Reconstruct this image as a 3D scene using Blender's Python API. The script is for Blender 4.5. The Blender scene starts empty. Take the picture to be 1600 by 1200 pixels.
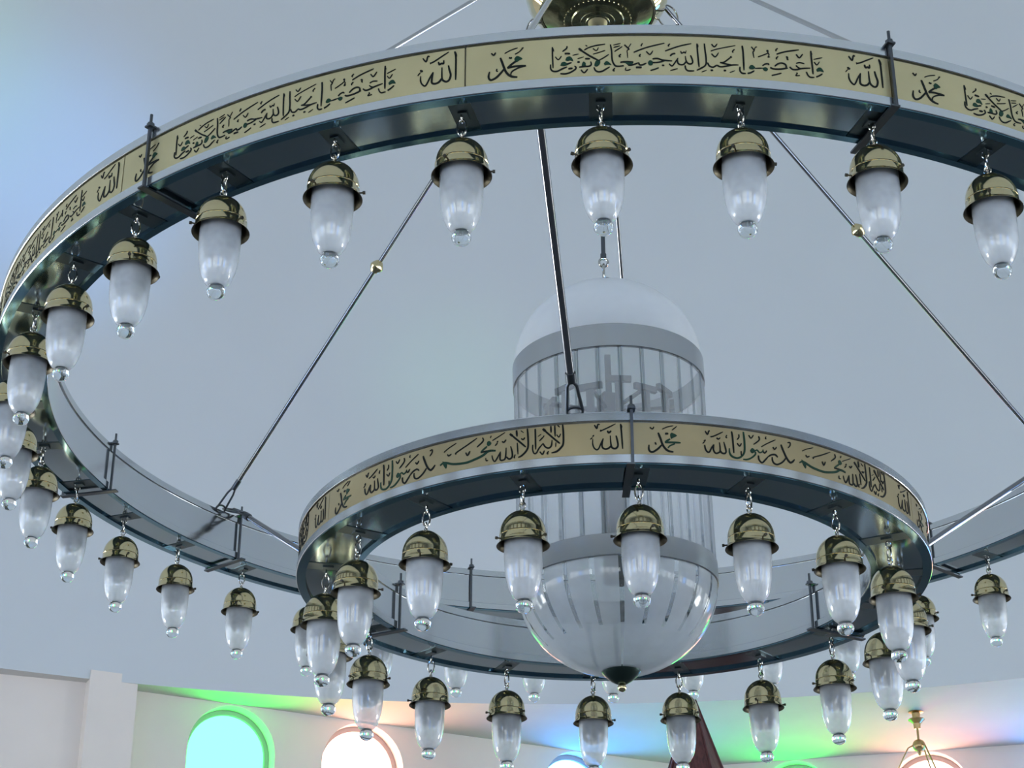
import bpy, math, random
from mathutils import Vector, Matrix
random.seed(7)
SC = bpy.context.scene
COL = SC.collection
PI = math.pi

# ------------------------------------------------------------------ camera, world, lights, exposure
PITCH, ROLL, FPX = 0.4550978, 0.0010571, 2838.378
fw = Vector((0, math.cos(PITCH), math.sin(PITCH)))
rt = Vector((1, 0, 0)); up = rt.cross(fw)
cr = math.cos(ROLL) * rt + math.sin(ROLL) * up
cu = -math.sin(ROLL) * rt + math.cos(ROLL) * up
cd = bpy.data.cameras.new('camera'); cam = bpy.data.objects.new('camera', cd); COL.objects.link(cam)
cd.sensor_width = 36.0; cd.lens = 36.0 * FPX / 1600.0; cd.clip_start = 0.02; cd.clip_end = 200
M = Matrix((cr, cu, -fw)).transposed().to_4x4(); M.translation = Vector((-0.25055, -4.32686, -1.70041))
cam.matrix_world = M
SC.camera = cam

W = bpy.data.worlds.new('world'); SC.world = W; W.use_nodes = True
W.node_tree.nodes['Background'].inputs[0].default_value = (0.55, 0.65, 0.75, 1)
W.node_tree.nodes['Background'].inputs[1].default_value = 0.6
SC.view_settings.view_transform = 'Standard'; SC.view_settings.look = 'None'
SC.view_settings.exposure = -0.5; SC.view_settings.gamma = 1.0; SC.view_settings.use_curve_mapping = False
SC.cycles.max_bounces = 12; SC.cycles.diffuse_bounces = 4; SC.cycles.glossy_bounces = 5
SC.cycles.transmission_bounces = 10; SC.cycles.transparent_max_bounces = 24
SC.cycles.caustics_reflective = False; SC.cycles.caustics_refractive = False
SC.cycles.sample_clamp_indirect = 6.0
SC.cycles.use_denoising = True

def aim(o, target):
    o.rotation_euler = (Vector(target) - o.location).to_track_quat('-Z', 'Y').to_euler()
def area(name, loc, target, sx, sy, col, e):
    d = bpy.data.lights.new(name, 'AREA'); d.shape = 'RECTANGLE'; d.size = sx; d.size_y = sy; d.color = col; d.energy = e
    o = bpy.data.objects.new(name, d); COL.objects.link(o); o.location = loc; aim(o, target); return o
def spot(name, loc, target, col, e, deg, blend=1.0, rad=0.4):
    d = bpy.data.lights.new(name, 'SPOT'); d.color = col; d.energy = e; d.spot_size = math.radians(deg); d.spot_blend = blend
    d.shadow_soft_size = rad
    o = bpy.data.objects.new(name, d); COL.objects.link(o); o.location = loc; aim(o, target); return o
spot('blue_window_glow', (6.0, -8.5, -.5), (-3.62, 6.9, 5.45), (.10, .40, 1.0), 10000, 7.5)
spot('green_window_glow', (7.0, -7.5, -.5), (-4.5, 6.2, 6.0), (.25, 1.0, .3), 3000, 7)
spot('green_window_glow_low', (-6.0, -8.0, -.5), (-.62, 8.55, 4.55), (.25, 1.0, .4), 1600, 5)
area('dome_fill_left', (-8.4, 2.5, -1.6), (0, -7, 5.5), 2.2, 1.4, (.93, .98, 1.0), 420)  # added fill light, brightens the rear dome that the brass reflects
area('dome_fill_right', (8.8, 3.0, -1.6), (0, -7, 5.5), 2.2, 1.4, (.93, .98, 1.0), 420)  # second added fill for the rear dome


# ------------------------------------------------------------------ materials
def mat(name):
    m = bpy.data.materials.new(name); m.use_nodes = True; nt = m.node_tree; nt.nodes.clear()
    out = nt.nodes.new('ShaderNodeOutputMaterial'); return m, nt, out
def principled(name, col, rough=0.5, metal=0.0, noise=0.0, scale=8.0, bump=0.0, spec=0.5, stretch=None, rnoise=0.0):
    m, nt, out = mat(name)
    b = nt.nodes.new('ShaderNodeBsdfPrincipled'); nt.links.new(b.outputs[0], out.inputs[0])
    b.inputs['Base Color'].default_value = (*col, 1); b.inputs['Roughness'].default_value = rough
    b.inputs['Metallic'].default_value = metal; b.inputs['Specular IOR Level'].default_value = spec
    if noise or bump or rnoise:
        tc = nt.nodes.new('ShaderNodeTexCoord'); n = nt.nodes.new('ShaderNodeTexNoise')
        n.inputs['Scale'].default_value = scale; n.inputs['Detail'].default_value = 4
        src = tc.outputs['Object']
        if stretch:
            mp = nt.nodes.new('ShaderNodeMapping'); mp.inputs['Scale'].default_value = stretch
            nt.links.new(src, mp.inputs[0]); src = mp.outputs[0]
        nt.links.new(src, n.inputs['Vector'])
        if noise:
            r = nt.nodes.new('ShaderNodeValToRGB')
            r.color_ramp.elements[0].color = (*[max(0, c * (1 - noise)) for c in col], 1)
            r.color_ramp.elements[1].color = (*[min(1, c * (1 + noise)) for c in col], 1)
            r.color_ramp.elements[0].position = 0.3; r.color_ramp.elements[1].position = 0.7
            nt.links.new(n.outputs['Fac'], r.inputs[0]); nt.links.new(r.outputs[0], b.inputs['Base Color'])
        if rnoise:
            mr = nt.nodes.new('ShaderNodeMapRange'); mr.inputs['To Min'].default_value = max(0, rough - rnoise)
            mr.inputs['To Max'].default_value = rough + rnoise
            nt.links.new(n.outputs['Fac'], mr.inputs[0]); nt.links.new(mr.outputs[0], b.inputs['Roughness'])
        if bump:
            bp = nt.nodes.new('ShaderNodeBump'); bp.inputs['Strength'].default_value = bump; bp.inputs['Distance'].default_value = 0.004
            nt.links.new(n.outputs['Fac'], bp.inputs['Height']); nt.links.new(bp.outputs[0], b.inputs['Normal'])
    return m
def frosted(name, col, clear, rough=0.15, trans=0.6, gloss=0.5):
    m, nt, out = mat(name)
    tr = nt.nodes.new('ShaderNodeBsdfTranslucent'); tr.inputs[0].default_value = (*col, 1)
    df = nt.nodes.new('ShaderNodeBsdfDiffuse'); df.inputs[0].default_value = (*col, 1)
    tp = nt.nodes.new('ShaderNodeBsdfTransparent')
    gl = nt.nodes.new('ShaderNodeBsdfGlossy'); gl.inputs['Roughness'].default_value = rough
    a = nt.nodes.new('ShaderNodeMixShader'); a.inputs[0].default_value = trans
    nt.links.new(df.outputs[0], a.inputs[1]); nt.links.new(tr.outputs[0], a.inputs[2])
    tc = nt.nodes.new('ShaderNodeTexCoord'); n = nt.nodes.new('ShaderNodeTexNoise'); n.inputs['Scale'].default_value = 22
    nt.links.new(tc.outputs['Object'], n.inputs['Vector'])
    mr = nt.nodes.new('ShaderNodeMapRange'); mr.inputs['To Min'].default_value = clear * 0.75; mr.inputs['To Max'].default_value = clear * 1.25
    nt.links.new(n.outputs['Fac'], mr.inputs[0])
    b = nt.nodes.new('ShaderNodeMixShader'); nt.links.new(mr.outputs[0], b.inputs[0])
    nt.links.new(a.outputs[0], b.inputs[1]); nt.links.new(tp.outputs[0], b.inputs[2])
    lw = nt.nodes.new('ShaderNodeLayerWeight'); lw.inputs['Blend'].default_value = .5
    pw = nt.nodes.new('ShaderNodeMath'); pw.operation = 'POWER'; pw.inputs[1].default_value = 4.0
    nt.links.new(lw.outputs['Facing'], pw.inputs[0])
    mu = nt.nodes.new('ShaderNodeMath'); mu.operation = 'MULTIPLY_ADD'; mu.inputs[1].default_value = gloss; mu.inputs[2].default_value = .05
    nt.links.new(pw.outputs[0], mu.inputs[0])
    c = nt.nodes.new('ShaderNodeMixShader'); nt.links.new(mu.outputs[0], c.inputs[0])
    nt.links.new(b.outputs[0], c.inputs[1]); nt.links.new(gl.outputs[0], c.inputs[2]); nt.links.new(c.outputs[0], out.inputs[0])
    return m
def thin_glass(name, tint, base=0.05, k=0.8, haze=0.0, hcol=(.9, .93, .95)):
    m, nt, out = mat(name)
    tp = nt.nodes.new('ShaderNodeBsdfTransparent'); tp.inputs[0].default_value = (*tint, 1)
    tr = nt.nodes.new('ShaderNodeBsdfTranslucent'); tr.inputs[0].default_value = (*hcol, 1)
    df = nt.nodes.new('ShaderNodeBsdfDiffuse'); df.inputs[0].default_value = (*hcol, 1)
    h = nt.nodes.new('ShaderNodeMixShader'); h.inputs[0].default_value = .5
    nt.links.new(df.outputs[0], h.inputs[1]); nt.links.new(tr.outputs[0], h.inputs[2])
    g = nt.nodes.new('ShaderNodeMixShader'); g.inputs[0].default_value = haze
    nt.links.new(tp.outputs[0], g.inputs[1]); nt.links.new(h.outputs[0], g.inputs[2])
    gl = nt.nodes.new('ShaderNodeBsdfGlossy'); gl.inputs['Roughness'].default_value = 0.02
    lw = nt.nodes.new('ShaderNodeLayerWeight'); lw.inputs['Blend'].default_value = .5
    pw = nt.nodes.new('ShaderNodeMath'); pw.operation = 'POWER'; pw.inputs[1].default_value = 4.0
    nt.links.new(lw.outputs['Facing'], pw.inputs[0])
    mu = nt.nodes.new('ShaderNodeMath'); mu.operation = 'MULTIPLY_ADD'; mu.inputs[1].default_value = k; mu.inputs[2].default_value = base
    nt.links.new(pw.outputs[0], mu.inputs[0])
    c = nt.nodes.new('ShaderNodeMixShader'); nt.links.new(mu.outputs[0], c.inputs[0])
    nt.links.new(g.outputs[0], c.inputs[1]); nt.links.new(gl.outputs[0], c.inputs[2]); nt.links.new(c.outputs[0], out.inputs[0])
    return m
def glass(name, col=(1, 1, 1)):
    m, nt, out = mat(name); g = nt.nodes.new('ShaderNodeBsdfGlass'); g.inputs['Color'].default_value = (*col, 1)
    g.inputs['IOR'].default_value = 1.46; g.inputs['Roughness'].default_value = 0.0; nt.links.new(g.outputs[0], out.inputs[0]); return m
def emit(name, col, s=1.0):
    m, nt, out = mat(name); e = nt.nodes.new('ShaderNodeEmission'); e.inputs[0].default_value = (*col, 1); e.inputs[1].default_value = s
    nt.links.new(e.outputs[0], out.inputs[0]); return m

M_WALL = principled('painted_wall', (.80, .73, .67), .7, noise=.02, scale=3, bump=.05)
M_CEIL = principled('ceiling_paint', (.63, .62, .60), .8, noise=.02, scale=3)
M_DOME = principled('dome_paint', (.60, .635, .66), .8, noise=.02, scale=.8)
M_FLOOR = principled('carpet', (.065, .068, .075), .95, noise=.3, scale=6)
M_FRAME = principled('window_frame_grey', (.38, .38, .38), .4)
M_WGREEN = emit('green_window_glass', (.64, 14.0, 1.5))
M_WWHITE = emit('clear_window_glass', (15.5, 7.4, 5.5))
M_WBLUE = emit('blue_window_glass', (1.45, 6.2, 18.0))
M_WREAR = emit('daylight_window_glass', (8.6, 9.2, 9.4))
M_STEEL = principled('polished_steel', (.72, .745, .77), .2, 1.0, rnoise=.05, scale=14)
M_STEELIN = principled('bright_steel', (.62, .64, .655), .13, 1.0, rnoise=.03, scale=10)
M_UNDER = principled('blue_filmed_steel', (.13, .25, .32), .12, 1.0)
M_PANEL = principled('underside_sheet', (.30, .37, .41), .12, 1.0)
M_EDGE = thin_glass('slat_bevel_glass', (.55, .59, .62), .25, .6)
M_BAR = principled('cross_bar_steel', (.10, .13, .14), .3, 1.0)
M_GOLD = principled('gold_plate', (.50, .44, .25), .42, .85, noise=.05, scale=9, bump=.03)
M_GOLD2 = principled('gold_plate_dim_light', (.36, .295, .165), .36, .85, noise=.10, scale=7, bump=.03)  # plate gold with the small ring's different lighting put into the colour
M_INK = principled('black_ink', (.004, .006, .005), .6, spec=.15)
M_GREEN = principled('green_ink', (.004, .030, .015), .55, spec=.2)
M_CLAMP = principled('dark_steel', (.10, .11, .12), .35, 1.0)
M_ROD = principled('rod_steel', (.27, .275, .29), .09, 1.0)  # dark reflections in the polished rods are put into this colour
M_BRASS = principled('brass', (.68, .58, .34), .12, 1.0, rnoise=.03, scale=20)
M_CAPINSIDE = principled('dark_brass_inside', (.10, .085, .055), .45, .9)  # darker brass tone on the inner faces of the cap
M_BRASS2 = principled('antique_brass', (.50, .34, .16), .3, 1.0)
M_HUB = principled('polished_brass', (.70, .62, .38), .06, 1.0)
M_HUBDARK = principled('engraved_brass_floor_reflection', (.17, .17, .10), .18, 1.0, noise=.3, scale=40, bump=.15)  # engraved brass; the dark floor's reflection is put into its colour
M_DARK = principled('dark_screw', (.05, .045, .035), .4, .8)
M_CHROME = principled('chrome', (.50, .49, .46), .1, 1.0)
M_SHADE = frosted('frosted_lamp_glass', (.96, .985, 1.0), .66, .05, .55, .6)
M_KNOB = glass('clear_glass', (.97, .99, 1))
M_BULB = principled('bulb_grey', (.16, .175, .18), .4)
M_FROST = frosted('frosted_white_glass', (.93, .95, .96), .12, .2, .5, .3)
M_FROSTB = frosted('frosted_grey_glass', (.80, .85, .88), .32, .12, .5, .5)
M_SLAT = thin_glass('clear_slat_glass', (.985, .99, .995), .03, .8, .24, (.95, .97, .99))
M_STRIPE = thin_glass('clear_stripe_glass', (.95, .97, .98), .04, .8)
M_BAND = principled('brushed_band_steel', (.46, .47, .48), .25, 1.0)
M_SLOT = principled('slot_grey', (.35, .37, .38), .5)
M_CUP = principled('dark_green_metal', (.05, .08, .07), .3, .9)
M_POST = principled('grey_post_metal', (.13, .135, .13), .4, .8)
M_WOOD = principled('dark_red_wood', (.075, .022, .020), .35, noise=.5, scale=10, stretch=(6, 6, .8))
M_PALEROD = principled('rod_steel_dome_reflection', (.55, .55, .55), .06, 1.0)  # rod steel with the bright dome's reflection put into its colour


# ------------------------------------------------------------------ mesh builder
class MB:
    def __init__(s): s.v = []; s.f = []; s.m = []
    def add(s, vs, fs, mi=0):
        o = len(s.v); s.v += [tuple(v) for v in vs]; s.f += [tuple(i + o for i in f) for f in fs]; s.m += [mi] * len(fs)
    def box(s, c, size, R=None, mi=0, bev=0.0):
        x, y, z = [q / 2 for q in size]; c = Vector(c)
        vs = [Vector((i * x, j * y, k * z)) for i in (-1, 1) for j in (-1, 1) for k in (-1, 1)]
        if R is not None: vs = [R @ v for v in vs]
        s.add([c + v for v in vs], [(0, 1, 3, 2), (4, 6, 7, 5), (0, 4, 5, 1), (2, 3, 7, 6), (0, 2, 6, 4), (1, 5, 7, 3)], mi)
    def lathe(s, prof, n=48, closed=False, a0=0.0, a1=2 * PI, mi=0, caps=True):
        """profile of (r, z); angle 0 points to -y and grows towards +x"""
        full = abs(a1 - a0 - 2 * PI) < 1e-6; k = n if full else n + 1; P = len(prof); vs = []
        for i in range(k):
            a = a0 + (a1 - a0) * i / n; sa, ca = math.sin(a), -math.cos(a)
            vs += [(r * sa, r * ca, z) for r, z in prof]
        fs = []
        for i in range(n):
            j = (i + 1) % k if full else i + 1
            for q in range(P if closed else P - 1):
                t = (q + 1) % P
                fs.append((i * P + q, j * P + q, j * P + t, i * P + t))
        if closed and not full and caps:
            fs.append(tuple(range(P))[::-1]); fs.append(tuple((k - 1) * P + q for q in range(P)))
        s.add(vs, fs, mi)
    def tube(s, pts, r, n=10, closed=False, mi=0):
        pts = [Vector(p) for p in pts]; m = len(pts); rs = r if isinstance(r, (list, tuple)) else [r] * m
        vs = []; prev = None
        for i, p in enumerate(pts):
            if closed: t = (pts[(i + 1) % m] - pts[i - 1]).normalized()
            else: t = (pts[min(i + 1, m - 1)] - pts[max(i - 1, 0)]).normalized()
            if prev is None:
                prev = t.orthogonal().normalized()
            u = (prev - t * prev.dot(t)).normalized(); w = t.cross(u); prev = u
            vs += [p + rs[i] * (math.cos(2 * PI * q / n) * u + math.sin(2 * PI * q / n) * w) for q in range(n)]
        fs = []
        for i in range(m if closed else m - 1):
            j = (i + 1) % m
            for q in range(n): fs.append((i * n + q, i * n + (q + 1) % n, j * n + (q + 1) % n, j * n + q))
        if not closed: fs += [tuple(range(n))[::-1], tuple((m - 1) * n + q for q in range(n))]
        s.add(vs, fs, mi)
    def sphere(s, c, r, n=20, m=12, sz=1.0, mi=0):
        prof = [(r * math.sin(PI * i / m), -r * sz * math.cos(PI * i / m)) for i in range(m + 1)]
        o = len(s.v); s.lathe(prof, n, mi=mi); c = Vector(c)
        for i in range(o, len(s.v)): s.v[i] = tuple(Vector(s.v[i]) + c)
    def move(s, R, t=(0, 0, 0), start=0):
        t = Vector(t)
        for i in range(start, len(s.v)): s.v[i] = tuple(R @ Vector(s.v[i]) + t)
    def build(s, name, mats, parent=None, smooth=35, merge=True):
        me = bpy.data.meshes.new(name); me.from_pydata(s.v, [], s.f)
        if not isinstance(mats, (list, tuple)): mats = [mats]
        for q in mats: me.materials.append(q)
        me.polygons.foreach_set('material_index', s.m)
        if merge:
            import bmesh
            bm = bmesh.new(); bm.from_mesh(me); bmesh.ops.remove_doubles(bm, verts=bm.verts, dist=1e-5)
            bmesh.ops.recalc_face_normals(bm, faces=bm.faces); bm.to_mesh(me); bm.free()
        if smooth:
            me.polygons.foreach_set('use_smooth', [True] * len(me.polygons)); me.set_sharp_from_angle(angle=math.radians(smooth))
        o = bpy.data.objects.new(name, me); COL.objects.link(o)
        if parent: o.parent = parent
        return o
def thing(name, label, cat, loc=(0, 0, 0), group=None, rot=(0, 0, 0)):
    o = bpy.data.objects.new(name, None); o.empty_display_size = 0.1; COL.objects.link(o); o.location = loc; o.rotation_euler = rot
    o['label'] = label; o['category'] = cat
    if group: o['group'] = group
    return o
def struct(o): o['kind'] = 'structure'; return o
def pol(r, deg, z=0.0):
    a = math.radians(deg); return Vector((r * math.sin(a), -r * math.cos(a), z))
def loop_pts(c, a, b, la, lb, n=20):
    """oval loop round c with half axes la along a and lb along b"""
    return [Vector(c) + la * math.cos(2 * PI * i / n) * a + lb * math.sin(2 * PI * i / n) * b for i in range(n)]

# ------------------------------------------------------------------ the room
ZC = 2.0455        # height of the flat ceiling under the dome
ZF = -3.2          # floor
RD = 8.665         # radius of the round opening
PLAN = [(-3.245, 8.144), (-2.925, 8.348), (1.25, 10.50), (7.0, 8.86), (10.4, 4.0), (10.4, -4.5), (5.5, -10.0),
        (-5.0, -10.0), (-10.0, -5.5), (-9.9, 2.0), (-7.5, 6.56)]
NAMES = ['wall_pilaster_side', 'wall_front_left', 'wall_front_right', 'wall_right_front', 'wall_right', 'wall_right_rear', 'wall_rear',
         'wall_left_rear', 'wall_left', 'wall_left_middle', 'wall_left_bay']
mb = MB(); mb.add([(x, y, ZF) for x, y in PLAN], [tuple(range(len(PLAN)))]); struct(mb.build('floor', M_FLOOR, smooth=0))
# flat ceiling with the round opening
def ray_poly(a):
    d = Vector((math.cos(a), math.sin(a))); best = None
    for i in range(len(PLAN)):
        p = Vector(PLAN[i]); q = Vector(PLAN[(i + 1) % len(PLAN)]); e = q - p
        den = d.x * e.y - d.y * e.x
        if abs(den) < 1e-9: continue
        t = (p.x * e.y - p.y * e.x) / den; u = (p.x * d.y - p.y * d.x) / den
        if t > 0 and -1e-6 <= u <= 1 + 1e-6 and (best is None or t < best): best = t
    return best
angs = sorted([2 * PI * i / 240 for i in range(240)] + [math.atan2(y, x) % (2 * PI) for x, y in PLAN])
mb = MB(); n = len(angs); vs = []
for a in angs:
    ro = max(ray_poly(a), RD + 0.02) + 0.3; vs += [(RD * math.cos(a), RD * math.sin(a), ZC), (ro * math.cos(a), ro * math.sin(a), ZC)]
mb.add(vs, [(2 * i, 2 * i + 1, 2 * ((i + 1) % n) + 1, 2 * ((i + 1) % n)) for i in range(n)])
struct(mb.build('ceiling', M_CEIL, smooth=0))
# dome: starts vertical at the opening and closes overhead
mb = MB(); HD = 7.6
prof = [(RD, ZC)] + [(RD * math.cos(t), ZC + 0.25 + HD * math.sin(t)) for t in [PI / 2 * i / 40 for i in range(41)]]
mb.lathe(prof, 160); struct(mb.build('ceiling_dome', M_DOME, smooth=60))

WIN = [0]
def arch(w, z0, z1, n=20):
    """outline of an arched opening from lower left over the arch to lower right, in (s, z)"""
    r = w / 2; zs = z1 - r
    return [(-r, z0)] + [(-r * math.cos(PI * i / n), zs + r * math.sin(PI * i / n)) for i in range(n + 1)] + [(r, z0)]
def wall(name, A, B, wins, depth=0.17):
    A = Vector((*A, 0)); B = Vector((*B, 0)); d = (B - A).normalized(); L = (B - A).length; nrm = Vector((d.y, -d.x, 0))
    c = -(A + B) / 2
    if nrm.dot(c) < 0: nrm = -nrm
    P = lambda s, z, off=0: A + d * s + nrm * off + Vector((0, 0, z))
    mb = MB(); s0 = 0
    for (sc, w, z0, z1, m) in sorted(wins):
        o = [(sc + a, b) for a, b in arch(w, z0, z1)]
        mb.add([P(s0, ZF), P(o[0][0], ZF), P(o[0][0], ZC), P(s0, ZC)], [(0, 1, 2, 3)])
        mb.add([P(o[0][0], ZF), P(o[-1][0], ZF), P(o[-1][0], z0), P(o[0][0], z0)], [(0, 1, 2, 3)])
        for (a, b), (e, f) in zip(o[1:-2], o[2:-1]):
            mb.add([P(a, b), P(e, f), P(e, ZC), P(a, ZC)], [(0, 1, 2, 3)])
        for (a, b), (e, f) in zip(o, o[1:] + o[:1]):
            mb.add([P(a, b), P(e, f), P(e, f, -depth - .05), P(a, b, -depth - .05)], [(0, 1, 2, 3)])
        s0 = o[-1][0]
        WIN[0] += 1
        rt_ = struct(bpy.data.objects.new('window_%d' % WIN[0], None)); COL.objects.link(rt_); rt_.location = P(sc, z0, -depth)
        base = P(sc, z0, -depth)
        fo = arch(w - .004, z0, z1 - .002); fi = arch(w - .075, z0 + .04, z1 - .038)
        fm = MB(); Q = lambda ab, off: P(sc + ab[0], ab[1], -depth + off) - base
        k = len(fo)
        vs = [Q(p, .02) for p in fo] + [Q(p, .05) for p in fo] + [Q(p, .05) for p in fi] + [Q(p, .02) for p in fi]
        fs = []
        for r_ in range(3):
            for i in range(k): fs.append((r_ * k + i, r_ * k + (i + 1) % k, (r_ + 1) * k + (i + 1) % k, (r_ + 1) * k + i))
        fm.add(vs, fs); fm.build('window_frame', M_FRAME, rt_, smooth=30)
        pm = MB(); pm.add([Q(p, .03) for p in fi] + [Q(p, .024) for p in fi],
                          [tuple(range(k)), tuple(range(k, 2 * k))] + [(i, (i + 1) % k, k + (i + 1) % k, k + i) for i in range(k)])
        pm.build('window_pane', m, rt_, smooth=0)
    mb.add([P(s0, ZF), P(L, ZF), P(L, ZC), P(s0, ZC)], [(0, 1, 2, 3)])
    struct(mb.build(name, M_WALL, smooth=0))
ZW0 = 0.15
G_, W_, B_ = M_WGREEN, M_WWHITE, M_WBLUE
wins = {1: [(.722, .665, ZW0, 2.03, G_), (1.757, .66, ZW0, 2.035, W_), (3.60, .62, ZW0, 2.04, B_)],
        2: [(.82, .58, ZW0, 2.038, G_), (1.885, .62, ZW0, 2.04, W_), (2.99, .62, ZW0, 2.04, B_), (4.06, .62, ZW0, 2.04, G_), (5.1, .62, ZW0, 2.04, W_)]}
for i, nm in enumerate(NAMES):
    A, B = PLAN[i], PLAN[(i + 1) % len(PLAN)]; L = (Vector(B) - Vector(A)).length
    ws = wins.get(i)
    if ws is None:
        k = int((L - 0.8) // 1.08) if L > 2 else 0
        ws = [(L / 2 + (j - (k - 1) / 2) * 1.08, .66, -1.2, 2.03, [M_WREAR, M_WREAR, M_WREAR, B_, M_WREAR, M_WREAR][(j + i) % 6]) for j in range(k)]
        if i == 10: ws = []
    wall(nm, A, B, ws)
# pilaster that carries the dome edge at the left
PA, PB = Vector((-3.211, 8.042)) * .9985, Vector((-2.905, 8.19)) * .9985
dd = (PB - PA).normalized(); nn = Vector((-dd.y, dd.x))
mb = MB(); q = [PA, PB, PB + nn * .4, PA + nn * .4]
mb.add([(*p, ZF) for p in q] + [(*p, ZC + .062) for p in q], [(0, 1, 2, 3), (4, 5, 6, 7), (0, 1, 5, 4), (1, 2, 6, 5), (2, 3, 7, 6), (3, 0, 4, 7)])
struct(mb.build('trim_1', M_WALL, smooth=0))

# ------------------------------------------------------------------ chandelier rings
Z2 = -0.45003; OX2, OY2 = -0.00175, -0.04472
def catmull(P, sub):
    if len(P) == 2: return [tuple(P[0][q] + (P[1][q] - P[0][q]) * i / 3 for q in (0, 1)) for i in range(4)]
    Q = [P[0]] + P + [P[-1]]; out = []
    for i in range(1, len(Q) - 2):
        a, b, c, d = Q[i - 1], Q[i], Q[i + 1], Q[i + 2]
        for j in range(sub):
            t = j / sub
            out.append(tuple(0.5 * (2 * b[q] + (c[q] - a[q]) * t + (2 * a[q] - 5 * b[q] + 4 * c[q] - d[q]) * t * t
                                    + (3 * b[q] - a[q] - 3 * c[q] + d[q]) * t ** 3) for q in (0, 1)))
    out.append(P[-1]); return out
def inscription(data, R, z0):
    """strokes of the lettering: each row is width (0 = filled shape, negative = green), then angle in 1/100 degree and height in 1/10 mm"""
    mb = MB()
    ppa = R * math.radians(0.01)
    def pt(u, z, off): 
        a = u / R; return ((R + off) * math.sin(a), -(R + off) * math.cos(a), z - z0)
    for row in data.strip().splitlines():
        t = list(map(int, row.split())); w = t[0]
        P = [(t[i] * ppa, t[i + 1] * 1e-4) for i in range(1, len(t), 2)]
        if w == 0:
            C = catmull(P + [P[0]], 4)[:-1]
            mb.add([pt(u, z, .0007) for u, z in C] + [pt(u, z, -.0005) for u, z in C],
                   [tuple(range(len(C)))] + [(i, (i + 1) % len(C), len(C) + (i + 1) % len(C), len(C) + i) for i in range(len(C))], 1)
            continue
        gi = 1 if w < 0 else 0; hw = abs(w) * 1.3e-4 / 2
        C = catmull(P, 5); n = len(C); vs = []
        for i, (u, z) in enumerate(C):
            a, b = C[max(i - 1, 0)], C[min(i + 1, n - 1)]
            tx, tz = b[0] - a[0], b[1] - a[1]; l = math.hypot(tx, tz) or 1
            s = i / (n - 1); k = min(1, .72 + 2.5 * s, .55 + 2.5 * (1 - s))
            nx, nz = -tz / l * hw * k, tx / l * hw * k
            vs += [pt(u + nx, z + nz, .001), pt(u - nx, z - nz, .001), pt(u + nx, z + nz, -.0005), pt(u - nx, z - nz, -.0005)]
        fs = []
        for i in range(n - 1):
            o, q = 4 * i, 4 * i + 4
            fs += [(o, o + 1, q + 1, q), (o, q, q + 2, o + 2), (o + 1, o + 3, q + 3, q + 1)]
        fs += [(0, 2, 3, 1), (4 * n - 4, 4 * n - 3, 4 * n - 1, 4 * n - 2)]
        mb.add(vs, fs, gi)
    return mb
def split_words(data):
    """the three groups of words, told apart by the wide gaps between them"""
    rows = [list(map(int, r.split())) for r in data.strip().splitlines()]
    iv = sorted([(min(r[1::2]), max(r[1::2]), i) for i, r in enumerate(rows)])
    groups = []; end = None
    for a, b, i in iv:
        if end is None or a - end > GAP: groups.append([]); end = b
        groups[-1].append(i); end = max(end, b)
    return ['\n'.join(' '.join(map(str, rows[i])) for i in g) for g in groups]
GAP = 100
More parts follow.
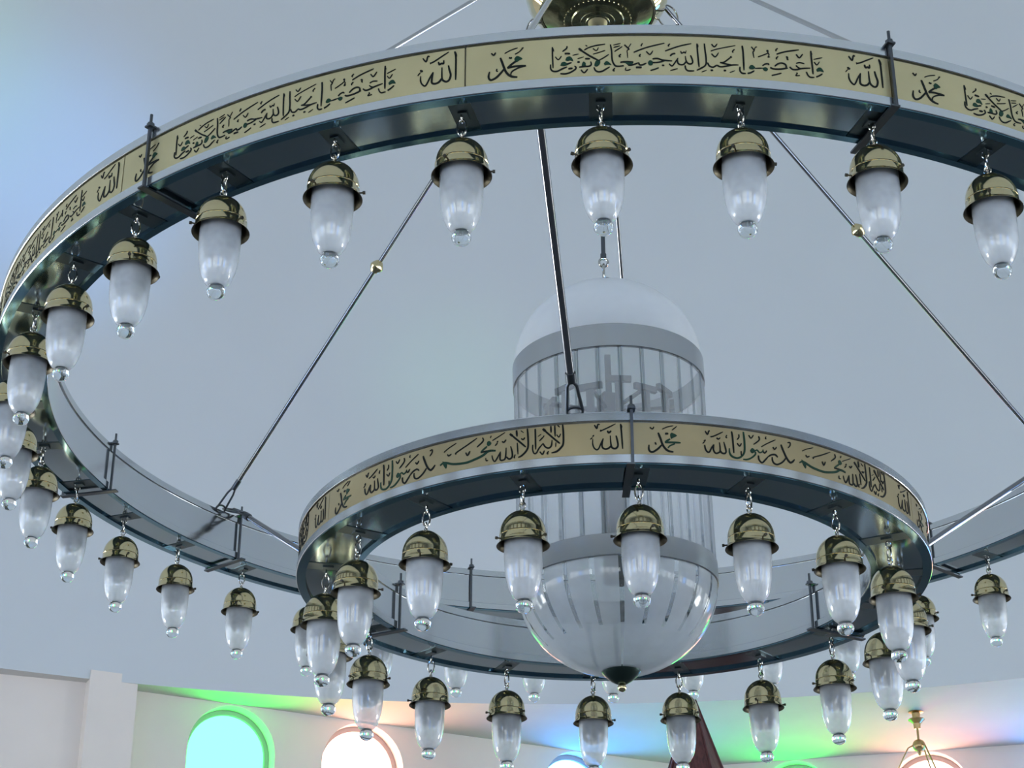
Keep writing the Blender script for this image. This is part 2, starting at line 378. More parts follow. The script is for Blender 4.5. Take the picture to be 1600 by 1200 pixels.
BIG = '''
35 248 3472 260 3369 275 3233 287 3142 307 3065 334 3018 367 2999
31 273 3206 253 3131 220 3034 187 2991 171 3018 166 3086 173 3181
30 355 3360 324 3294 297 3224
30 297 3224 340 3245 427 3243
21 427 3235 380 3211 340 3157 324 3108 322 3054
0 345 3418 360 3474 380 3462 402 3407 380 3375 364 3341 350 3356
14 278 3563 320 3624 369 3664
17 349 3522 381 3572 404 3648
33 401 3660 405 3637
26 308 3458 320 3446 330 3456
23 184 3600 201 3550 214 3605
19 225 3228 221 3186 232 3171
24 610 3615 610 3417 613 3138
17 613 3592 620 3516
24 597 3223 597 3125 613 3068 643 3061 676 3109 709 3146
24 662 3003 698 2991 735 3022 765 3082 770 3125 760 3159
17 629 3391 650 3321 672 3398
21 711 3616 707 3567 679 3501
28 694 3449 710 3449 732 3442
0 698 3301 707 3364 730 3380 746 3330 752 3267 733 3289 713 3281
0 663 3188 673 3251 693 3263 713 3227 739 3239 709 3184 683 3171
24 709 3209 741 3238
12 748 3401 789 3427
12 782 3318 825 3356
30 717 3101 748 3109
28 833 3311 868 3306
28 780 3245 797 3242
0 808 3138 813 3210 823 3247 837 3214 838 3168 842 3133
24 791 3127 830 3135 860 3138 875 3174 871 3242
21 804 3065 825 2997 850 3075
35 792 3552 816 3483
26 810 3500 865 3372 923 3266
17 923 3256 960 3317 996 3390
0 895 3161 905 3247 920 3269 937 3243 933 3178 916 3129 899 3137
0 961 3186 976 3237 992 3222 1013 3149 991 3160 968 3151
23 893 3107 902 3041 921 3006 948 3014 974 3060 1001 3107
19 829 3508 859 3559 909 3602 974 3628
14 838 3617 851 3593
16 889 3538 912 3486 927 3556
14 888 3407 928 3441 973 3485
24 1009 3614 1016 3465 1018 3290 1027 3181 1048 3119 1097 3127
14 1029 3601 1079 3636
14 1030 3546 1075 3581
17 1036 3453 1090 3564
21 1105 3602 1130 3524 1137 3491
12 1151 3627 1130 3529
14 1137 3502 1123 3469 1124 3404 1125 3305
19 1080 3390 1066 3352 1076 3324
19 1036 3077 1022 3029 1034 3012
0 1075 3199 1095 3236 1160 3212 1146 3136 1130 3133 1104 3192
21 1073 3205 1114 3221 1163 3208
21 1126 3140 1153 3141 1199 3194
23 1199 3194 1205 3145 1225 3145 1251 3183
17 1111 3083 1107 3035 1122 3023 1142 3044
28 1178 3086 1198 3088 1219 3086
19 1167 3429 1256 3538 1381 3640
19 1230 3631 1220 3587 1223 3571
19 1214 3385 1204 3347 1214 3336
19 1253 3450 1277 3379 1299 3462
0 1262 3199 1272 3243 1288 3238 1298 3194 1290 3138 1274 3131 1264 3161
23 1294 3276 1328 3288 1367 3251 1429 3238
21 1294 3194 1330 3201 1377 3235
26 1356 3136 1374 3132
19 1277 3015 1305 3043 1335 3081
19 1383 3459 1437 3528 1498 3593 1566 3644
19 1418 3625 1406 3586 1413 3570
24 1416 3351 1432 3396 1453 3408
19 1406 3171 1425 3123 1442 3179 1467 3300
14 1413 3020 1463 3066
23 1556 3374 1565 3299 1569 3223 1558 3184 1539 3187 1525 3240 1520 3354
23 1525 3240 1509 3173 1489 3155 1469 3181 1464 3256 1469 3306
17 1490 3466 1496 3417 1513 3446 1522 3425 1528 3480
24 1605 3648 1606 3478 1609 3260 1612 3114
17 1609 3632 1612 3567
24 1656 3655 1659 3485 1663 3311 1657 3169 1623 3088 1594 3041
23 1516 3141 1519 3066 1536 3024 1577 3026
12 1628 3007 1662 3050
19 1706 3652 1725 3594 1746 3664
14 1698 3491 1747 3549 1873 3651
19 1702 3432 1727 3365 1752 3462
23 1671 3225 1683 3151 1706 3127 1723 3152 1735 3181
23 1735 3181 1756 3146 1790 3158 1841 3200 1886 3210
21 1758 3245 1801 3214 1844 3201
21 1758 3239 1788 3258 1839 3386
24 1833 3395 1841 3364
19 1865 3561 1850 3514 1855 3487
28 1690 3054 1707 3057
28 1780 3064 1798 3067
12 1822 3028 1858 3074
26 1920 3656 1924 3481 1922 3099
24 1895 3169 1894 3081 1908 3030 1934 3029
17 1985 3650 2003 3567 1994 3531 1999 3401
14 2003 3567 2013 3641 2025 3655
16 2027 3430 2059 3472 2098 3538 2097 3604
33 2097 3606 2098 3566
16 2101 3539 2107 3497 2099 3445 2113 3455
19 2172 3666 2158 3628 2162 3602
21 2161 3530 2223 3606 2325 3686
19 2171 3479 2157 3441 2161 3415
24 2227 3489 2238 3484 2236 3451 2242 3422
21 2303 3573 2324 3504 2350 3597
0 1958 3172 1969 3221 1986 3228 2003 3173 1984 3137 1964 3139
19 2001 3161 2056 3181
0 2054 3186 2076 3206 2092 3175 2086 3132 2071 3117 2058 3146
23 1946 3034 1968 3055 1995 3105
21 2055 3236 2075 3280 2095 3291 2102 3265
24 2142 3250 2167 3313 2195 3338 2219 3313 2224 3260 2217 3231
26 2109 3213 2130 3187 2178 3196 2234 3236
19 2115 3032 2151 3068 2186 3106
24 2248 3269 2268 3221 2299 3226 2334 3261 2398 3296
19 2298 3368 2324 3394 2357 3379
19 2295 3318 2311 3274 2328 3258
16 2294 3153 2300 3134 2288 3086 2318 3097
26 2412 3695 2412 3490 2414 3327 2415 3168
17 2413 3668 2419 3609
21 2367 3199 2376 3126 2392 3088 2422 3095
23 2436 3111 2460 3148 2484 3202
0 2441 3283 2458 3331 2479 3329 2495 3245 2470 3253 2447 3238
16 2428 3508 2492 3573
17 2430 3448 2448 3389 2469 3470
23 2692 3705 2716 3617 2728 3729 2741 3719
21 2745 3560 2777 3593 2827 3675 2881 3761
35 2745 3563 2751 3566
17 2658 3324 2676 3387
30 2679 3444 2682 3412 2695 3417
28 2807 3564 2814 3502 2829 3521 2843 3512 2846 3585
35 2925 3741 2936 3625
28 2923 3751 2932 3622 2933 3358 2933 3099
30 2880 3449 2888 3332 2897 3227 2888 3123 2869 3085 2848 3112 2835 3183 2833 3424
30 2835 3183 2815 3106 2788 3076 2764 3102 2761 3188 2770 3346
24 2770 3346 2746 3224 2724 3093 2709 3063 2689 3119 2679 3202 2680 3301
'''
SMALL = '''
35 416 3510 450 3378 477 3246 520 3148 572 3096 647 3079
33 469 3234 399 3131 322 3061 277 3076 260 3136 266 3225
-33 602 3376 517 3298
-31 516 3293 631 3300 768 3300
-24 675 3270 598 3220 562 3162
0 609 3500 637 3522 714 3463 657 3411 618 3383 606 3460
16 483 3598 564 3654 661 3689
18 639 3586 718 3682
35 526 3494 579 3498
22 287 3634 327 3596 355 3648
24 365 3285 379 3230
24 1173 3620 1210 3547 1232 3623 1252 3626
22 1256 3497 1316 3522 1469 3641
18 1123 3323 1160 3372
37 1152 3407 1170 3384
22 1358 3489 1385 3460 1419 3498
20 1531 3578 1516 3525 1536 3512
27 1154 3293 1166 3194 1199 3132 1231 3147 1266 3241 1305 3324
27 1305 3324 1296 3200 1325 3127 1373 3139 1407 3194 1402 3384
29 1407 3194 1437 3143 1485 3145 1504 3209 1475 3406
29 1616 3678 1627 3556 1632 3388 1636 3176
-33 1819 3705 1828 3537 1826 3312 1805 3196 1751 3107 1684 3067 1604 3092 1566 3164 1563 3275
20 1761 3243 1762 3154 1782 3141
22 1737 3632 1738 3565 1703 3502
22 1699 3417 1742 3357 1774 3431
22 1909 3649 1948 3584 1994 3667
24 2087 3660 2091 3570 1988 3446
18 2222 3679 2207 3642 2224 3623
20 2123 3419 2236 3524 2392 3647
0 1919 3297 1954 3354 1988 3336 2012 3294 1965 3233 1930 3252
-29 2009 3282 2006 3214 1934 3120 1857 3066 1790 3059
-24 2002 3297 2045 3323 2086 3276 2139 3310 2151 3358
24 2143 3322 2180 3286 2218 3351
29 2061 3203 2069 3104 2117 3047 2172 3115 2247 3233
29 2240 3217 2295 3269 2367 3292 2413 3242
22 2337 3465 2365 3416 2404 3482
35 2489 3561 2526 3423 2581 3268 2640 3182 2687 3206 2733 3275
29 2562 3252 2492 3144 2399 3070 2338 3083 2311 3144 2310 3222
20 2621 3641 2668 3654 2664 3585 2623 3517
-39 3823 3318 3703 3334 3604 3256 3470 3198 3300 3158 3081 3189 2910 3268 2828 3230
0 2873 3313 2955 3249 2944 3122 2892 3211
16 2897 3522 2986 3592 3128 3670
24 2966 3450 2989 3409 3038 3440
22 3123 3404 3131 3447 3296 3549 3500 3689
24 3302 3400 3333 3324 3375 3415
24 3597 3676 3606 3594 3498 3474
-29 3570 3331 3612 3389 3678 3453
27 3566 3333 3679 3340 3819 3319
0 3674 3476 3676 3544 3711 3573 3746 3527 3742 3483 3703 3452
18 3747 3686 3731 3633
16 3768 3567 3883 3644 3984 3713
20 3814 3433 3855 3492
35 3846 3527 3863 3512
24 3932 3509 3964 3485 4000 3540
18 3655 3182 3663 3118 3696 3122
22 3762 3219 3778 3126 3807 3069 3844 3123 3908 3278
27 3904 3256 3901 3100 3941 3069 3989 3115 4001 3348
29 4005 3134 4053 3075 4101 3116 4101 3228 4077 3367
18 4153 3162 4133 3099 4149 3085
35 4174 3724 4182 3576
24 4186 3429 4198 3158
41 4062 3661 4122 3587
31 4114 3594 4225 3444 4328 3303
31 4352 3732 4363 3521 4363 3308 4327 3202 4257 3114 4201 3084
16 4245 3700 4293 3646
24 4253 3518 4281 3485 4312 3530
29 4481 3705 4484 3501 4487 3221
24 4441 3340 4437 3229 4460 3136 4499 3141 4538 3236 4608 3349
27 4608 3343 4638 3266 4692 3225 4738 3275 4750 3408
12 4523 3518 4578 3566
20 4546 3408 4616 3504
33 4610 3516 4622 3503
24 4553 3161 4595 3094 4626 3178
22 4695 3153 4668 3106 4691 3092
45 4602 3686 4655 3617
31 4640 3630 4785 3426 4876 3309
31 4733 3736 4736 3578
29 4795 3739 4800 3480
20 4811 3344 4806 3233
20 4837 3740 4875 3690
20 4824 3522 4858 3462 4889 3537
33 4921 3747 4931 3554 4929 3320 4898 3223 4821 3131 4737 3108
27 5422 3693 5458 3612 5474 3696 5508 3700
20 5506 3543 5532 3558 5639 3627 5753 3708
31 5510 3552 5533 3564
31 5622 3549 5644 3504 5682 3547
18 5353 3361 5388 3404
39 5394 3450 5408 3431
37 5835 3679 5845 3611
29 5831 3707 5840 3555 5847 3354 5853 3126
31 5755 3434 5775 3310 5781 3199 5750 3139 5705 3140 5676 3202 5665 3436
29 5676 3202 5638 3147 5586 3127 5541 3162 5535 3251 5556 3373
24 5556 3373 5513 3241 5481 3143 5447 3117 5407 3169 5389 3259 5391 3370
'''
def make_ring(name, label, cx, cy, zb, zt, Ro, Ri, nb, ph, npl, pbase, clamps, data, zdat, seg, gold, steel_o):
    t = thing(name, label, 'chandelier ring', (cx, cy, zb)); H = zt - zb
    lip, e = .0195, .004
    mb = MB()
    mb.lathe([(Ro - .012, H), (Ro + .003, H), (Ro + e, H - .0015), (Ro + e, H - lip), (Ro + .003, H - lip - .0012), (Ro - .010, H - lip - .0012),
              (Ro - .010, lip + .0012), (Ro + .003, lip + .0012), (Ro + e, lip), (Ro + e, .0015), (Ro + .003, .0003), (Ro - .010, .0003)], seg, closed=True)
    mb.build('outer_band', steel_o, t, smooth=15)
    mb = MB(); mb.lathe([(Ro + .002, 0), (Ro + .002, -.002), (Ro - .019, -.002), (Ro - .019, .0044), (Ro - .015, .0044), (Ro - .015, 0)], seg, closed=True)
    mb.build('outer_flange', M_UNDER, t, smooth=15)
    mb = MB()
    mb.lathe([(Ri + .012, H), (Ri - .003, H), (Ri - e, H - .0015), (Ri - e, H - lip), (Ri - .003, H - lip - .001), (Ri, H - lip - .0015),
              (Ri, lip + .0015), (Ri - .003, lip + .001), (Ri - e, lip), (Ri - e, .0015), (Ri - .003, .0003), (Ri + .012, .0003)], seg, closed=True)
    mb.build('inner_band', M_STEELIN, t, smooth=15)
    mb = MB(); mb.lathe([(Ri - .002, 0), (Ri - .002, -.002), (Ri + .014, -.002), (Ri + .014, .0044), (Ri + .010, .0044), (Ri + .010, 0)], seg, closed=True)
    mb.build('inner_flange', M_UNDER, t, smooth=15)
    mb = MB(); mb.lathe([(Ri + .010, H - .003), (Ro - .010, H - .003), (Ro - .010, H - .006), (Ri + .010, H - .006)], seg, closed=True)
    mb.build('top_plate', M_STEEL, t)
    step = 360 / nb; hb = math.degrees(.021 / ((Ro + Ri) / 2))
    for i in range(nb):
        a = ph + i * step
        if i == 0:
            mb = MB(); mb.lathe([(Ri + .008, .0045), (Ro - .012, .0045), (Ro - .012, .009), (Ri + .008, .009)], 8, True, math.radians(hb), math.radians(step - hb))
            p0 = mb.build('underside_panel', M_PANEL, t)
            mb = MB(); mb.box((0, -(Ro + Ri) / 2, .0065), (.044, Ro - Ri - .024, .007)); mb.box((0, -(Ro + Ri) / 2, .0015), (.018, .026, .005))
            b0 = mb.build('cross_bar', M_BAR, t)
            p0.rotation_euler.z = b0.rotation_euler.z = math.radians(a)
        else:
            for src in (p0, b0):
                c = src.copy(); c.rotation_euler.z = math.radians(a); COL.objects.link(c)
    ps = 360 / npl
    for i in range(npl):
        if i == 0:
            mb = MB(); mb.lathe([(Ro - .009, lip + .0022), (Ro, lip + .0022), (Ro, H - lip - .0045), (Ro - .009, H - lip - .0045)], 24, True, math.radians(.06), math.radians(ps - .06))
            pl = mb.build('inscription_plate', gold, t)
            words = []
            for rows in split_words(data):
                ins = inscription(rows, Ro, zdat).build('inscription', [M_INK, M_GREEN], pl, smooth=0, merge=False)
                ins['label'] = 'black and dark green Arabic calligraphy'; words.append(ins)
            pl.rotation_euler.z = math.radians(pbase)
        else:
            c = pl.copy(); c.rotation_euler.z = math.radians(pbase + i * ps); COL.objects.link(c)
            for w_ in words:
                k = w_.copy(); k.parent = c; COL.objects.link(k)
    for i, a in enumerate(clamps):
        if i == 0:
            mb = MB()
            mb.box((0, -(Ro + .010), H / 2), (.0062, .0062, H + .012)); mb.box((0, -(Ri - .010), H / 2), (.0055, .0055, H + .012))
            mb.box((0, -(Ro + Ri) / 2, H + .004), (.017, Ro - Ri + .036, .004))
            mb.box((-.004, -(Ro + Ri) / 2 + .006, -.006), (.017, Ro - Ri + .045, .004))
            for r in (Ro + .010, Ri - .010): mb.tube([(0, -r, H), (0, -r, H + .034)], .0032, 8); mb.tube([(0, -r, H + .006), (0, -r, H + .012)], .008, 6)
            c0 = mb.build('clamp', M_CLAMP, t, smooth=30); c0.rotation_euler.z = math.radians(a)
        else:
            c = c0.copy(); c.rotation_euler.z = math.radians(a); COL.objects.link(c)
    return t
ZB1, ZT1, RO1, RI1 = .2693, .4043, 1.558, 1.432
ZB2, ZT2, RO2, RI2 = Z2 + .279, Z2 + .398, .7773, .6375
PH1, PH2 = -3.24008, 1.68059
make_ring('chandelier_ring', 'large outer steel chandelier ring with gold calligraphy plates, lamps hanging under it', 0, 0, ZB1, ZT1, RO1, RI1, 36, PH1, 12,
          -12.57, [17.44, -39.25, -105, -130, -164.3, 132.7, 78], BIG, ZB1, 288, M_GOLD, M_STEEL)
make_ring('chandelier_ring', 'small inner steel chandelier ring with gold calligraphy plates round the glass lantern', OX2, OY2, ZB2, ZT2, RO2, RI2, 18, PH2, 6,
          .36, [.36, -119.6, 119.4], SMALL, .279, 192, M_GOLD2, M_STEEL)

# ------------------------------------------------------------------ pendant lamps
LT = .2121        # cap top above the glass knob centre
def make_lamp():
    t = thing('pendant_lamp', '', 'lamp')
    mb = MB(); r = .0504
    prof = [(.0, LT)] + [(r * math.sin(q), LT - .055 + .055 * math.cos(q)) for q in [PI / 2 * i / 12 for i in range(1, 13)]]
    prof += [(.0506, LT - .0562), (.0496, LT - .0575), (.0507, LT - .0588), (.0512, LT - .070), (.0530, LT - .0745), (.0566, LT - .0785), (.0570, LT - .0795),
             (.0560, LT - .0797), (.0520, LT - .0755), (.0497, LT - .070), (.0492, LT - .056)]
    prof += [(r * .965 * math.sin(q), LT - .055 + .052 * math.cos(q)) for q in [PI / 2 * i / 8 for i in range(7, -1, -1)]]
    k_ = len(prof); mb.lathe(prof, 40); mb.m = [0 if (i % (k_ - 1)) < 19 else 1 for i in range(len(mb.m))]; mb.build('cap', [M_BRASS, M_CAPINSIDE], t, smooth=40)
    for k in range(3):
        mb = MB(); a = 40 + 120 * k
        mb.tube([pol(.050, a, LT - .068), pol(.0585, a, LT - .068)], .0018, 8); mb.tube([pol(.0575, a, LT - .068), pol(.0625, a, LT - .068)], .0034, 8)
        mb.build('screw', M_DARK, t)
    mb = MB()
    mb.tube([(0, 0, LT - .002), (0, 0, LT + .006)], .0045, 10)
    mb.tube(loop_pts((0, 0, LT + .013), Vector((0, 1, 0)), Vector((0, 0, 1)), .0065, .0078), .0018, 8, True)
    mb.tube(loop_pts((0, 0, LT + .0305), Vector((1, 0, 0)), Vector((0, 0, 1)), .0085, .0175, 24), .0021, 8, True)
    mb.tube(loop_pts((0, 0, LT + .052), Vector((0, 1, 0)), Vector((0, 0, 1)), .0065, .0095), .0018, 8, True)
    mb.build('hook', M_CHROME, t)
    mb = MB()
    out = [(.0408, .160), (.0411, .135), (.0410, .105), (.0400, .080), (.0378, .060), (.0340, .042), (.0288, .0285), (.0225, .0185), (.0165, .0135), (.0140, .0125)]
    prof = out + [(max(r_ - .0022, .0), z + (.0022 if z < .03 else .0)) for r_, z in out[::-1]]
    mb.lathe(prof + [(.0, .0147)] if False else out + [(.0, .0125), (.0, .0150)] + [(r_ - .0022, z + (.0020 if z < .04 else 0)) for r_, z in out[::-1]], 36)
    mb.build('glass_shade', M_SHADE, t, smooth=50)
    mb = MB(); mb.sphere((0, 0, 0), .0184, 28, 18, .88); mb.lathe([(.0, .0130), (.0135, .0126), (.0125, .011), (.010, .009), (.0, .009)], 24)
    mb.build('glass_knob', M_KNOB, t, smooth=60)
    mb = MB()
    mb.lathe([(0, .176), (.016, .176), (.018, .158), (.022, .146), (.028, .130), (.0315, .112), (.031, .098), (.0265, .085), (.017, .076), (.0, .073)], 24)
    mb.build('bulb', M_BULB, t)
    return t
proto = make_lamp(); first = [True]
def copy_tree(src):
    r = src.copy(); COL.objects.link(r)
    for ch in src.children:
        c = ch.copy(); COL.objects.link(c); c.parent = r
    return r
def put_lamp(x, y, z, label, group):
    t = proto if first[0] else copy_tree(proto); first[0] = False
    t.location = (x, y, z); t.rotation_euler = (random.uniform(-.012, .012), random.uniform(-.012, .012), random.uniform(0, 2 * PI))
    t['label'] = label; t['group'] = group
ORD = ['', 'first', 'second', 'third', 'fourth', 'fifth', 'sixth', 'seventh', 'eighth', 'ninth', 'tenth', 'eleventh', 'twelfth']
OUT = {0: 'lamp on outer ring, the one right in front of the lantern chain',
       -14: 'far outer-ring lamp peeking out behind the leftmost inner-ring lamps',
       -15: 'far outer-ring lamp, glass half hidden under left end of inner ring',
       -20: 'far outer-ring lamp, glass below inner ring beside green ceiling light',
       -21: 'far outer-ring lamp, glass below right end of inner ring',
       -22: 'far outer-ring lamp half hidden behind the rightmost inner-ring lamps',
       -23: 'far outer-ring lamp hanging alone right of the inner ring'}
for k in range(-23, 13):
    a = PH1 + 10 * k
    if k in OUT: s = OUT[k]
    elif k == 3: s = 'lamp on outer ring near arc, cut by the right edge of the photo'
    elif 0 < k < 3: s = 'lamp on outer ring near arc, %s to the right of the lantern chain' % ORD[k]
    elif k > 3: s = 'lamp on outer ring, %s one outside the right photo edge' % ORD[k - 3]
    elif k >= -7: s = 'lamp on outer ring near arc, %s to the left of the lantern chain' % ORD[-k]
    elif k >= -13: s = 'lamp on far outer ring, %s one left of the small inner ring' % ORD[k + 14]
    else: s = 'far outer-ring lamp, %s glass tip from left under the inner ring' % ORD[-15 - k]
    p = pol(1.5, a)
    put_lamp(p.x, p.y, 0, 'brass-capped frosted ' + s, 'pendant lamps round the outer ring')
for k in range(18):
    a = PH2 + 20 * k; p = pol(.70946, a)
    if k >= 14 or k <= 4: s = 'upper near arc, %s from the left' % ORD[(k - 14) % 18 + 1]
    else: s = 'lower far arc, %s from the left' % ORD[14 - k]
    put_lamp(p.x + OX2, p.y + OY2, Z2, 'brass-capped frosted lamp on small inner ring, ' + s, 'pendant lamps round the inner ring')

# ------------------------------------------------------------------ hub, rods, struts
t = thing('chandelier_hub', 'polished brass hub bowl at the top where all chandelier rods meet', 'hub', (0, 0, 1.675))
mb = MB(); mb.lathe([(0, -.078), (.034, -.078), (.036, -.0755), (.050, -.0755), (.051, -.074), (.075, -.0735), (.078, -.070), (.112, -.067), (.120, -.062), (.150, -.049), (.172, -.036), (.172, -.030), (.0, -.030)], 64)
mb.build('base_plate', M_HUBDARK, t, smooth=30)
mb = MB(); mb.lathe([(.165, -.042), (.172, -.042), (.180, -.034), (.193, -.020), (.206, .0), (.211, .02),
                     (.212, .05), (.205, .075), (.19, .09), (.14, .115), (.08, .14), (.05, .17), (.0, .18)], 64)
mb.build('bowl', M_HUB, t, smooth=30)
mb = MB(); mb.lathe([(0, -.088), (.012, -.088), (.022, -.083), (.030, -.077), (0, -.077)], 32); mb.build('boss', M_GOLD, t)
mb = MB()
for i in range(40):
    mb.sphere(pol(.098, 9 * i, -.0705), .0024, 6, 4)
mb.build('beading', M_HUB, t)
mb = MB(); mb.tube([(0, 0, .17), (0, 0, 1.2)], .02, 16); mb.lathe([(.02, .205), (.030, .207), (.033, .215), (.033, .268), (.030, .276), (.02, .278)], 24); mb.build('stem', M_HUB, t)
for a in (-128.5, -68.5, -8.5, 51.5, 111.5, 171.5):
    mb = MB(); c = pol(.232, a, .012)
    mb.tube(loop_pts(c, pol(1, a).normalized(), Vector((0, 0, 1)), .034, .042, 24), .0028, 8, True)
    mb.build('ring_hook', M_CHROME, t)
APEX = Vector((0, 0, 1.9166))
def rod_mesh(A, B, r, mb): mb.tube([A, B], r, 12)
def rod(label, a, bead, z_end=.402, r_end=1.49, rad=.0065, mt=None):
    A = APEX + pol(.034, a); B = pol(r_end, a, z_end); d = (B - A).normalized()
    t = thing('suspension_rod', label, 'rod', tuple(A), 'suspension rods from the hub to the outer ring')
    B2 = B - d * .075; mb = MB(); mb.tube([Vector((0, 0, 0)), B2 - A], rad, 14); mb.build('rod', mt or M_ROD, t)
    side = d.cross(Vector((0, 0, 1))).normalized()
    mb = MB(); e = B2 - A; f = B - A
    for s in (-1, 1): mb.tube([e - d * .02, e + side * .012 * s + d * .02, f + side * .016 * s], .0032, 8)
    mb.tube([e - d * .03, e + d * .004], .0085, 12)
    mb.tube(loop_pts(f, side, d, .018, .012), .003, 8, True)
    mb.build('yoke', M_CLAMP, t)
    if bead:
        P = d * ((B - A).length * bead)
        mb = MB(); Rm = d.to_track_quat('Z', 'Y').to_matrix()
        mb.lathe([(0, -.021), (.0085, -.0205), (.013, -.016), (.019, -.007), (.0205, -.003), (.0215, 0), (.0205, .003), (.019, .007), (.013, .016), (.0085, .0205), (0, .021)], 28); mb.move(Rm, P)
        b = mb.build('bead', M_BRASS, t); b['label'] = 'brass ball joint'
rod('thin steel rod with brass ball from hub down to far left of outer ring', -126.4, 0.57, r_end=1.42)
rod('thin steel rod with brass ball from hub down to the right of outer ring', 109.5, 0.57, r_end=1.40)
rod('bright steel rod crossing in front of brass hub, to near outer ring', -9.5, None, mt=M_CHROME)  # lighter metal here carries the dome's bright reflection
rod('pale steel rod slanting from hub to left side of near outer ring', -61, None, mt=M_PALEROD)
rod('pale steel rod slanting from hub to right side of near outer ring', 42, None, mt=M_PALEROD)
rod('thin dark steel rod running down behind the lantern dome to far ring', 172.3, None, rad=.0055)
for a, lab in ((-8.5, 'thick black strut from near outer ring down to inner ring, before the lantern'), (111.5, 'grey strut tube between outer and inner rings on the right'),
               (-128.5, 'grey strut tube between outer and inner rings on the left')):
    A = pol(1.39, a, .402); B = pol(.775, a, ZT2 + .012) + Vector((OX2, OY2, 0)); d = (B - A).normalized()
    t = thing('ring_strut', lab, 'strut', tuple(A), 'struts between outer and inner ring')
    A2 = d * .045; B2 = (B - A) - d * .075; side = d.cross(Vector((0, 0, 1))).normalized()
    mb = MB(); mb.tube([A2, B2], .0088, 16); mb.build('rod', M_ROD, t)
    for nm, e, dr in (('hook', A2, -1), ('yoke', B2, 1)):
        mb = MB(); mb.tube([e - d * dr * .012, e + d * dr * .010], .0118, 14)
        L_ = .055 if dr < 0 else .08
        for s in (-1, 1): mb.tube([e + d * dr * .005, e + side * .010 * s + d * dr * .02, e + side * .017 * s + d * dr * L_], .0038, 8)
        mb.tube(loop_pts(e + d * dr * L_, side, d, .017, .010), .0035, 8, True)
        mb.build(nm, M_CLAMP, t)
    # anchor eye plate that ties the strut to the outer ring
    mb = MB(); C0 = pol(RI1 + .004, a, .418) - A
    mb.tube(loop_pts(C0 * .5, C0.normalized(), side, .05, .022), .0035, 8, True); mb.build('ring_link', M_CLAMP, t)

# ------------------------------------------------------------------ glass lantern in the middle
lan = thing('glass_lantern', 'tall domed glass lantern with frosted bowl hanging inside the small ring', 'lantern', (0, 0, .706), rot=(0, -0.018, 0))
Z0 = .706; RL = .25
zub, zut = .401 - Z0, .467 - Z0; zlb, zlt = -.160 - Z0, -.102 - Z0
mb = MB(); out = [(RL * math.cos(q), zut + (-.004 - zut) * math.sin(q)) for q in [PI / 2 * i / 24 for i in range(25)]]
mb.lathe(out + [(max(r_ - .003, 0), z - .003) for r_, z in out[::-1]], 84); mb.build('dome', M_FROST, lan, smooth=50)
mb = MB()
for s in (-1, 1): 
    a = 3.5 * s - 1
    for k in range(5):
        q0, q1 = math.radians(76.0 - 3.2 * k), math.radians(72.8 - 3.2 * k)
        f_ = lambda q, aa: pol((RL + .0008) * math.cos(q), aa, zut + (-.004 + .0008 - zut) * math.sin(q))
        sp = .6 / math.cos(q0) ** .7
        mb.add([f_(q0, a * .09 / math.cos(q0) * 2.2 + -sp * 1.4), f_(q0, a * .09 / math.cos(q0) * 2.2 + sp * 1.4), f_(q1, a * .09 / math.cos(q1) * 2.2 + sp * 1.4), f_(q1, a * .09 / math.cos(q1) * 2.2 - sp * 1.4)], [(0, 1, 2, 3)])
o = mb.build('dome_slot', M_SLOT, lan); o['label'] = 'two dark slots near the dome top'
for nm, z0, z1 in (('upper_band', zub, zut), ('lower_band', zlb, zlt)):
    mb = MB(); mb.lathe([(RL + .001, z1), (RL + .004, z1 - .002), (RL + .004, z0 + .002), (RL + .001, z0), (RL - .004, z0), (RL - .004, z1)], 96, closed=True)
    mb.build(nm, M_BAND, lan)
NS = 28
for i in range(NS):
    if i == 0:
        w = 2 * RL * math.sin(PI / NS) * .965; h = zub - zlt + .012
        mb = MB(); y = -(RL - .004)
        V = [(-w / 2, y, 0), (-w / 2 + .005, y - .0045, 0), (w / 2 - .005, y - .0045, 0), (w / 2, y, 0), (-w / 2, y, h), (-w / 2 + .005, y - .0045, h), (w / 2 - .005, y - .0045, h), (w / 2, y, h)]
        mb.add(V, [(0, 1, 2, 3), (4, 5, 6, 7), (1, 2, 6, 5), (3, 0, 4, 7)])
        mb.add(V, [(0, 1, 5, 4), (2, 3, 7, 6)], 1)
        s0 = mb.build('glass_slat', [M_SLAT, M_EDGE], lan, smooth=0); s0.location.z = zlt - .006; s0.rotation_euler.z = math.radians(3.4 + 360 / NS / 2)
    else:
        c = s0.copy(); c.rotation_euler.z = math.radians(3.4 + 360 / NS * (i + .5)); COL.objects.link(c)
# frosted bowl with clear stripes
mb = MB(); NB = 22; st = 360 / NB; edges = []
for i in range(NB):
    c = -1.4 + st * i
    edges += [c - 1.45, c + 1.45] + [c + 1.45 + (st - 2.9) * j / 4 for j in (1, 2, 3)]
edges.sort(); k = len(edges); rows = 22; zb_ = zlb + .002; dep = .218
def bp(q, a): return pol(RL * math.cos(q) * 1.0, a, zb_ - dep * math.sin(q))
qs = [math.radians(80) * i / rows for i in range(rows + 1)]
vs = [bp(q, a) for q in qs for a in edges]
fs = []; ms = []
for r_ in range(rows):
    for i in range(k):
        j = (i + 1) % k; wd = (edges[j] - edges[i]) % 360; stripe = wd < 3.0 and abs(wd - 2.9) < .01
        cen = (edges[i] + 1.45); longone = abs(cen + 1.4) < .1
        fs.append((r_ * k + i, r_ * k + j, (r_ + 1) * k + j, (r_ + 1) * k + i)); ms.append(1 if stripe and (r_ < 12 or longone) else 0)
mb.add(vs, fs); mb.m = ms
mb.build('bowl', [M_FROSTB, M_STRIPE], lan, smooth=60)
zt_ = zb_ - dep * math.sin(math.radians(80))
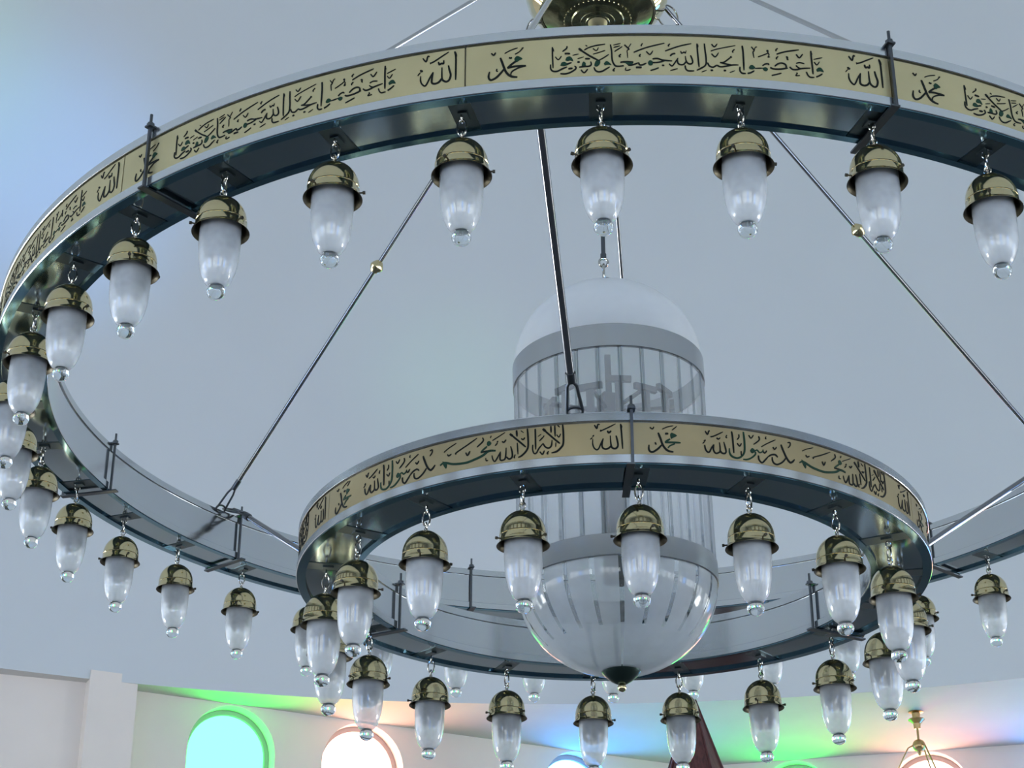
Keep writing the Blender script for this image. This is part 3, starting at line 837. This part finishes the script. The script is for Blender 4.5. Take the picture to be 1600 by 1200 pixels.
mb = MB(); mb.lathe([(0, zt_ + .006), (.046, zt_ + .006), (.049, zt_ + .003), (.047, zt_ - .001), (.040, zt_ - .010), (.026, zt_ - .022), (.012, zt_ - .030), (.0, zt_ - .030)], 32)
o = mb.build('finial_cup', M_CUP, lan); o['label'] = 'dark green metal cup'
mb = MB(); mb.sphere((0, 0, zt_ - .039), .011, 16, 10); mb.build('finial_ball', M_BRASS, lan)
mb = MB(); mb.box((0, 0, (zub + zlb) / 2), (.050, .050, zub - zlb - .04), Matrix.Rotation(.35, 3, 'Z'))
mb.box((0, 0, zub - .0), (.016, .016, .20)); mb.build('inner_post', M_POST, lan, smooth=0)
mb = MB()
for i in range(14):
    a = 360 / 14 * i + 5; zz = zub - .050 - (.016 if i % 2 else 0)
    Rm = Matrix.Rotation(math.radians(a), 3, 'Z'); mb.box(pol(.165, a, zz), (.066, .012, .016), Rm)
    if i % 2: mb.box(pol(.10, a, zz), (.008, .13, .008), Rm)
    mb.box(pol(.165, a, zz - .06), (.018, .012, .10), Rm)
mb.build('ring_refraction', M_POST, lan, smooth=0)  # dark plates added to imitate the ring refracted through the slats
mb = MB(); mb.lathe([(RL - .008, zlt + .02), (RL - .008, zlb), (RL - .02, zlb), (RL - .02, zlt + .02)], 64, closed=True)
# chain of the lantern
t = thing('lantern_chain', 'thin hanger with chain links from brass hub to lantern dome', 'chain', (0, 0, Z0))
mb = MB(); mb.tube([(0, 0, .094), (0, 0, .887)], .006, 12); mb.tube([(0, 0, .094), (0, 0, .108)], .0085, 12); mb.build('hanger_rod', M_CLAMP, t)
for i, (z, ax, hl) in enumerate(((.013, 0, .0150), (.048, 1, .0275), (.082, 0, .0130))):
    mb = MB(); mb.tube(loop_pts((0, 0, z), Vector((1, 0, 0)) if ax == 0 else Vector((0, 1, 0)), Vector((0, 0, 1)), .012, hl, 24), .0034, 8, True)
    mb.build('link', M_CHROME, t)

# ------------------------------------------------------------------ behind: pulpit spire, small hanging lamp
t = thing('pulpit', 'dark red wooden pulpit spire in the corner behind the lantern', 'pulpit', (1.02, 8.15, ZF))
zap = 1.935 - ZF
mb = MB(); zb_ = zap - 1.2
base = [(.42 * math.sin(PI / 4 * i + .3), .42 * math.cos(PI / 4 * i + .3)) for i in range(8)]
top = [(.022 * math.sin(PI / 4 * i + .3), .022 * math.cos(PI / 4 * i + .3)) for i in range(8)]
mb.add([(x, y, zb_) for x, y in base] + [(x, y, zap) for x, y in top], [tuple(range(8)), tuple(range(8, 16))] + [(i, (i + 1) % 8, 8 + (i + 1) % 8, 8 + i) for i in range(8)])
for (x, y), (u, v) in zip(base, top): mb.tube([(x, y, zb_), (u, v, zap)], [.018, .006], 6)
mb.build('spire', M_WOOD, t, smooth=20)
mb = MB(); mb.lathe([(0, zap + .024), (.012, zap + .022), (.026, zap + .010), (.030, zap), (.026, zap - .012), (0, zap - .012)], 16); mb.build('spire_tip', M_WOOD, t)
mb = MB(); mb.lathe([(0, zb_), (.48, zb_), (.50, zb_ - .05), (.47, zb_ - .2), (0, zb_ - .2)], 8); mb.build('canopy', M_WOOD, t, smooth=20)
for i in range(4):
    p = pol(.38, 45 + 90 * i); mb = MB(); mb.box((p.x, p.y, (zb_ - .2 + .9) / 2), (.06, .06, zb_ - .2 - .9)); mb.build('post', M_WOOD, t, smooth=0)
mb = MB(); mb.box((0, 0, .45), (.8, .8, .84)); mb.box((0, 0, .885), (.86, .86, .03)); mb.box((0, 0, .015), (.86, .86, .03)); mb.build('platform', M_WOOD, t, smooth=0)

t = thing('ceiling_lamp', 'small brass ceiling lamp with three arms before the white window at right', 'lamp', (2.75, 8.86, ZC))
mb = MB(); mb.lathe([(0, .0), (.05, .0), (.055, -.004), (.03, -.012), (.028, -.05), (.058, -.055), (.062, -.062), (.045, -.075), (.028, -.09), (.024, -.13), (0, -.13)], 24); mb.build('canopy', M_BRASS2, t)
mb = MB(); mb.tube([(0, 0, -.12), (0, 0, -.215)], .009, 10); mb.build('stem', M_BRASS2, t)
mb = MB(); mb.sphere((0, 0, -.255), .048, 20, 12); mb.tube([(0, 0, -.29), (0, 0, -.33)], [.02, .008], 10); mb.build('ball', M_BRASS2, t)
for k in range(3):
    a = 20 + 120 * k; mb = MB(); mb.tube([pol(.04, a, -.25), pol(.08, a, -.27), pol(.19, a, -.47), pol(.2, a, -.5)], .006, 8); mb.build('arm', M_BRASS2, t)
mb = MB(); o_ = [(.24 * math.cos(q), -.5 - .16 * math.sin(q)) for q in [PI / 2 * i / 12 for i in range(13)]]
mb.lathe(o_ + [(max(r_ - .004, 0), z + .004) for r_, z in o_[::-1]], 40); mb.build('glass_bowl', M_SHADE, t, smooth=50)
